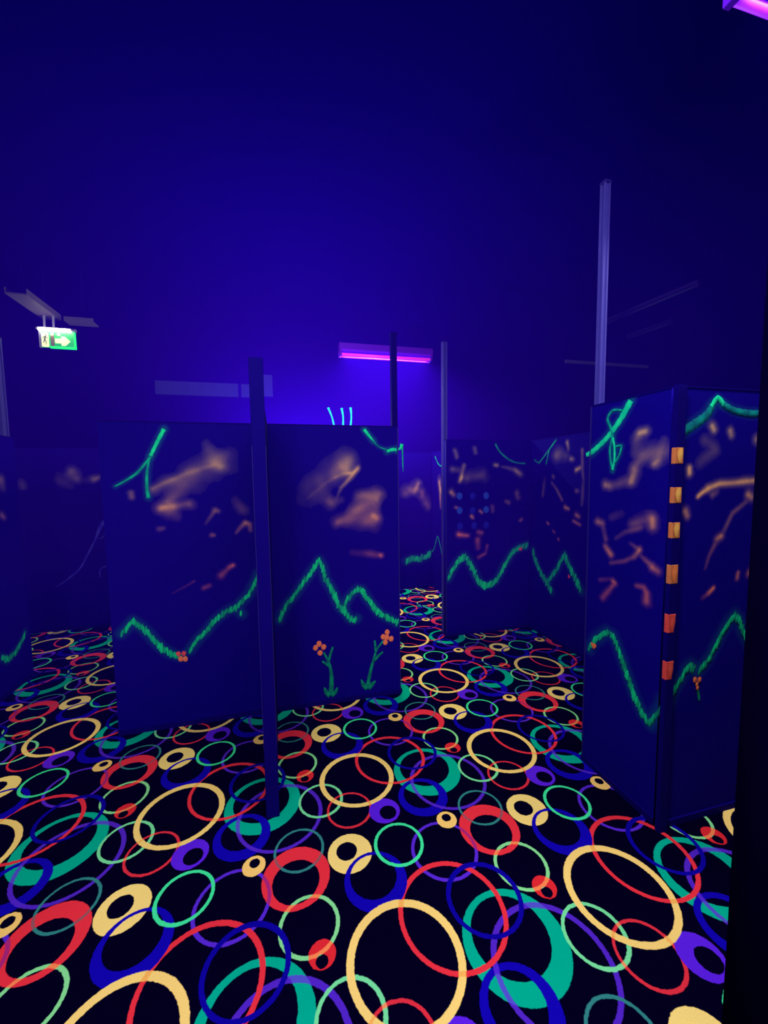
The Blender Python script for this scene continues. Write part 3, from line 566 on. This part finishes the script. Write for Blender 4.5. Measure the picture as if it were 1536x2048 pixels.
# ------------------------------------------------------------------ blacklight fixtures in view
M_tube = glow('violet_tube_glow', (.62, .018, .86), 1.0)
M_tube2 = glow('violet_tube_glow_dim', (.25, .006, .95), 1.0)
def fixture(label, x0, x1, y, z, lamp):
    t = thing('blacklight_fixture', label, 'light', ((x0 + x1) / 2, y, z), 0, 'ceiling blacklights')
    h = (x1 - x0) / 2
    bm = bmesh.new()
    prof = [(-.075, .055), (-.075, .13), (.075, .13), (.075, .055), (.03, .035), (-.03, .035)]
    vs = [[bm.verts.new((sx, py, pz)) for py, pz in prof] for sx in (-h, h)]
    n = len(prof)
    for i in range(n): bm.faces.new((vs[0][i], vs[0][(i + 1) % n], vs[1][(i + 1) % n], vs[1][i]))
    bm.faces.new(vs[0][::-1]); bm.faces.new(vs[1])
    bmesh.ops.recalc_face_normals(bm, faces=bm.faces)
    fin('housing', bm, M_house, t)
    for sy, zz_, mt in ((-.045, 0, M_tube), (.045, -.004, M_tube2)):
        bm = bmesh.new(); cyl(bm, (-h + .03, sy, zz_), (h - .03, sy, zz_), .0165, 18)
        tb = fin('tube', bm, mt, t, True)
        for s in (-1, 1):
            boxobj('lamp_holder', M_house, t, *sorted((s * (h - .03), s * h)), sy - .02, sy + .02, zz_ - .02, .06, bev=.004)
    for s in (-.6, .6):
        bm = bmesh.new(); cyl(bm, (s * h, 0, .13), (s * h, 0, CEIL - z), .008, 10); fin('hanger', bm, M_rail, t)
    l = bpy.data.lights.new('tube_light', 'AREA'); l.shape = 'RECTANGLE'; l.size = 2 * h - .1; l.size_y = .02
    l.energy = lamp; l.spread = math.radians(150)
    o = bpy.data.objects.new('tube_light', l); COL.objects.link(o); o.parent = t; o.location = (0, 0, .002)
    return t
fixture('twin-tube violet blacklight hanging at the far end, behind the slim shade-dark post', .81, 2.04, 5.25, 3.15, 58)
fixture('violet blacklight just showing in the upper corner, above the tall pale post', 1.49, 2.75, 1.095, 3.165, 14)

# ------------------------------------------------------------------ exit sign under a lit stretch of tray
ct = thing('lit_beam_piece', 'grey tray cut to its lit stretch, directly above the lit exit sign', 'beam', (-1.955, 0, 0))  # ceiling beam cut down to the stretch lit by the sign
bm = bmesh.new(); box(bm, -.075, .075, 4.02, 4.56, 3.10, 3.112); box(bm, -.075, -.07, 4.02, 4.56, 3.112, 3.15); box(bm, .07, .075, 4.02, 4.56, 3.112, 3.15)
fin('beam', bm, M_litbeam, ct)
for y in (4.12, 4.45):
    bm = bmesh.new(); cyl(bm, (0, y, 3.112), (0, y, CEIL), .006, 8); fin('hanger', bm, M_rail, ct)
cs = thing('lit_beam_piece', 'short grey cross tray cut to its lit part, beside the exit sign', 'beam', (0, 4.56, 0))
bm = bmesh.new(); box(bm, -1.86, -1.62, 0, .12, 3.10, 3.112); box(bm, -1.86, -1.62, 0, .005, 3.112, 3.14)
fin('beam', bm, M_litbeam, cs)
bm = bmesh.new(); cyl(bm, (-1.72, .06, 3.112), (-1.72, .06, CEIL), .006, 8); fin('hanger', bm, M_rail, cs)

sg = thing('exit_sign', 'lit green and white running-man exit sign with arrow', 'sign', (-1.877, 4.45, 2.82))
M_sgreen = glow('exit_green', lin(30, 150, 90), 1.0)
M_sedge = glow('exit_green_edge', lin(20, 240, 120), 1.0)
M_swhite = glow('exit_white', lin(238, 246, 205), 1.05)
M_shot = glow('exit_lamp_strip', (1.0, .97, .86), 15.0)
M_sdark = simple('exit_dark_print', (.10, .11, .10), .6)
M_sdoor = simple('exit_door_print', (.22, .13, .12), .6)
M_scase = simple('exit_case', (.25, .22, .6), .5)
boxobj('plate', M_sgreen, sg, -.140, .140, .004, .014, 0, .150, bev=.002)
bm = bmesh.new()
box(bm, .130, .143, -.002, .016, .0, .142, .002); box(bm, -.06, .143, -.002, .016, -.006, .012, .002)
fin('edge_strip', bm, M_sedge, sg)
bm = bmesh.new(); box(bm, -.143, -.124, -.001, .016, -.004, .14, .002); fin('pale_edge', bm, M_scase, sg)
bm = bmesh.new(); box(bm, -.120, -.068, -.001, .004, .004, .128, .008); fin('doorway_symbol', bm, M_swhite, sg)
bm = bmesh.new(); box(bm, -.052, -.026, .0, .004, .014, .118); fin('door_symbol', bm, M_sdoor, sg)
def flat(name, polys, mat, par, y0, y1):
    bm = bmesh.new()
    for pl in polys:
        a = [bm.verts.new((x, y0, z)) for x, z in pl]; b = [bm.verts.new((x, y1, z)) for x, z in pl]
        bm.faces.new(a); bm.faces.new(b[::-1])
        for i in range(len(pl)): bm.faces.new((a[i], b[i], b[(i + 1) % len(pl)], a[(i + 1) % len(pl)]))
    bmesh.ops.recalc_face_normals(bm, faces=bm.faces)
    return fin(name, bm, mat, par)
def limb(x0, z0, x1, z1, w0, w1):
    d = Vector((x1 - x0, z1 - z0)).normalized(); n = Vector((-d.y, d.x))
    return [(x0 + n.x * w0, z0 + n.y * w0), (x1 + n.x * w1, z1 + n.y * w1), (x1 - n.x * w1, z1 - n.y * w1), (x0 - n.x * w0, z0 - n.y * w0)]
head = [(-.0855 + .0055 * math.cos(a * .524), .106 + .0055 * math.sin(a * .524)) for a in range(12)]
flat('running_man', [head, limb(-.090, .098, -.098, .066, .0055, .0045), limb(-.098, .068, -.086, .050, .004, .003), limb(-.086, .050, -.089, .024, .003, .002),
                     limb(-.098, .068, -.104, .044, .004, .003), limb(-.104, .044, -.114, .036, .003, .002),
                     limb(-.090, .095, -.078, .080, .0028, .002), limb(-.078, .080, -.072, .088, .002, .0016), limb(-.092, .095, -.106, .088, .0028, .002), limb(-.106, .088, -.110, .074, .002, .0016)],
     M_sdark, sg, -.003, -.001)
flat('arrow', [[(-.018, .042), (-.018, .082), (.034, .082), (.034, .042)], [(.030, .022), (.030, .102), (.060, .102), (.100, .062), (.060, .022)]], M_swhite, sg, -.001, .004)
bm = bmesh.new()                                                         # curved lamp hood with the bright strip under it
prof = [(-.030, .150), (-.022, .165), (-.005, .174), (.02, .176), (.03, .172), (.03, .150)]
vs = [[bm.verts.new((sx, py, pz)) for py, pz in prof] for sx in (-.152, .146)]
for i in range(len(prof)): bm.faces.new((vs[0][i], vs[0][(i + 1) % len(prof)], vs[1][(i + 1) % len(prof)], vs[1][i]))
bm.faces.new(vs[0][::-1]); bm.faces.new(vs[1]); bmesh.ops.recalc_face_normals(bm, faces=bm.faces)
fin('lamp_hood', bm, M_scase, sg)
bm = bmesh.new(); box(bm, -.134, .118, -.0335, -.004, .136, .166, .006); fin('lamp_strip', bm, M_shot, sg)
for x in (-.040, .012):
    bm = bmesh.new()
    bmesh.ops.create_uvsphere(bm, u_segments=12, v_segments=8, radius=.011, matrix=Matrix.Translation((x, .0, .118)))
    fin('led_lens', bm, M_shot, sg, True)
for x in (-.1, -.03): boxobj('bracket', M_scase, sg, x, x + .015, .0, .012, .172, .280)

# ------------------------------------------------------------------ pale unit high on the back wall, light streaks on ceiling beams
wu = thing('wall_unit', 'long pale unit mounted high on the back wall, with a seam and taller end', 'wall unit', (0, Y1 - .002, 0))
boxobj('panel', M_pale, wu, -1.47, -.455, -.06, 0, 2.72, 2.895, bev=.006)
boxobj('panel', M_pale, wu, -.42, -.155, -.06, 0, 2.72, 2.895, bev=.006)
boxobj('seam_strip', M_rail, wu, -.455, -.42, -.05, 0, 2.725, 2.89)
boxobj('end_box', M_pale, wu, -.155, -.005, -.07, 0, 2.74, 3.03, bev=.008)
boxobj('edge_strip', M_wall, wu, -1.49, -1.475, -.012, 0, 2.3, 2.72)
def streak(label, p0, p1):  # light streaks on ceiling beams, given made-up lamp bodies
    p0, p1 = Vector(p0), Vector(p1); d = p1 - p0
    t = thing('beam_light_streak', label, 'light', (p0 + p1) / 2, math.atan2(d.y, d.x), 'light streaks on ceiling beams')
    h = d.length / 2
    boxobj('body', M_streak, t, -h, h, -.035, .035, -.03, 0, bev=.004)
    bm = bmesh.new(); cyl(bm, (-h + .04, 0, -.046), (h - .04, 0, -.046), .013, 12); fin('tube', bm, M_pale, t, True)
    for s in (-1, 1): boxobj('lamp_holder', M_streak, t, *sorted((s * h, s * (h - .04))), -.018, .018, -.062, -.03)
streak('short ceiling-beam light batten farther from the tall pale post', (4.83, 4.85, CEIL), (4.90, 4.25, CEIL))
streak('longer ceiling-beam light batten right beside the tall pale post', (4.08, 4.46, CEIL), (4.20, 3.36, CEIL))
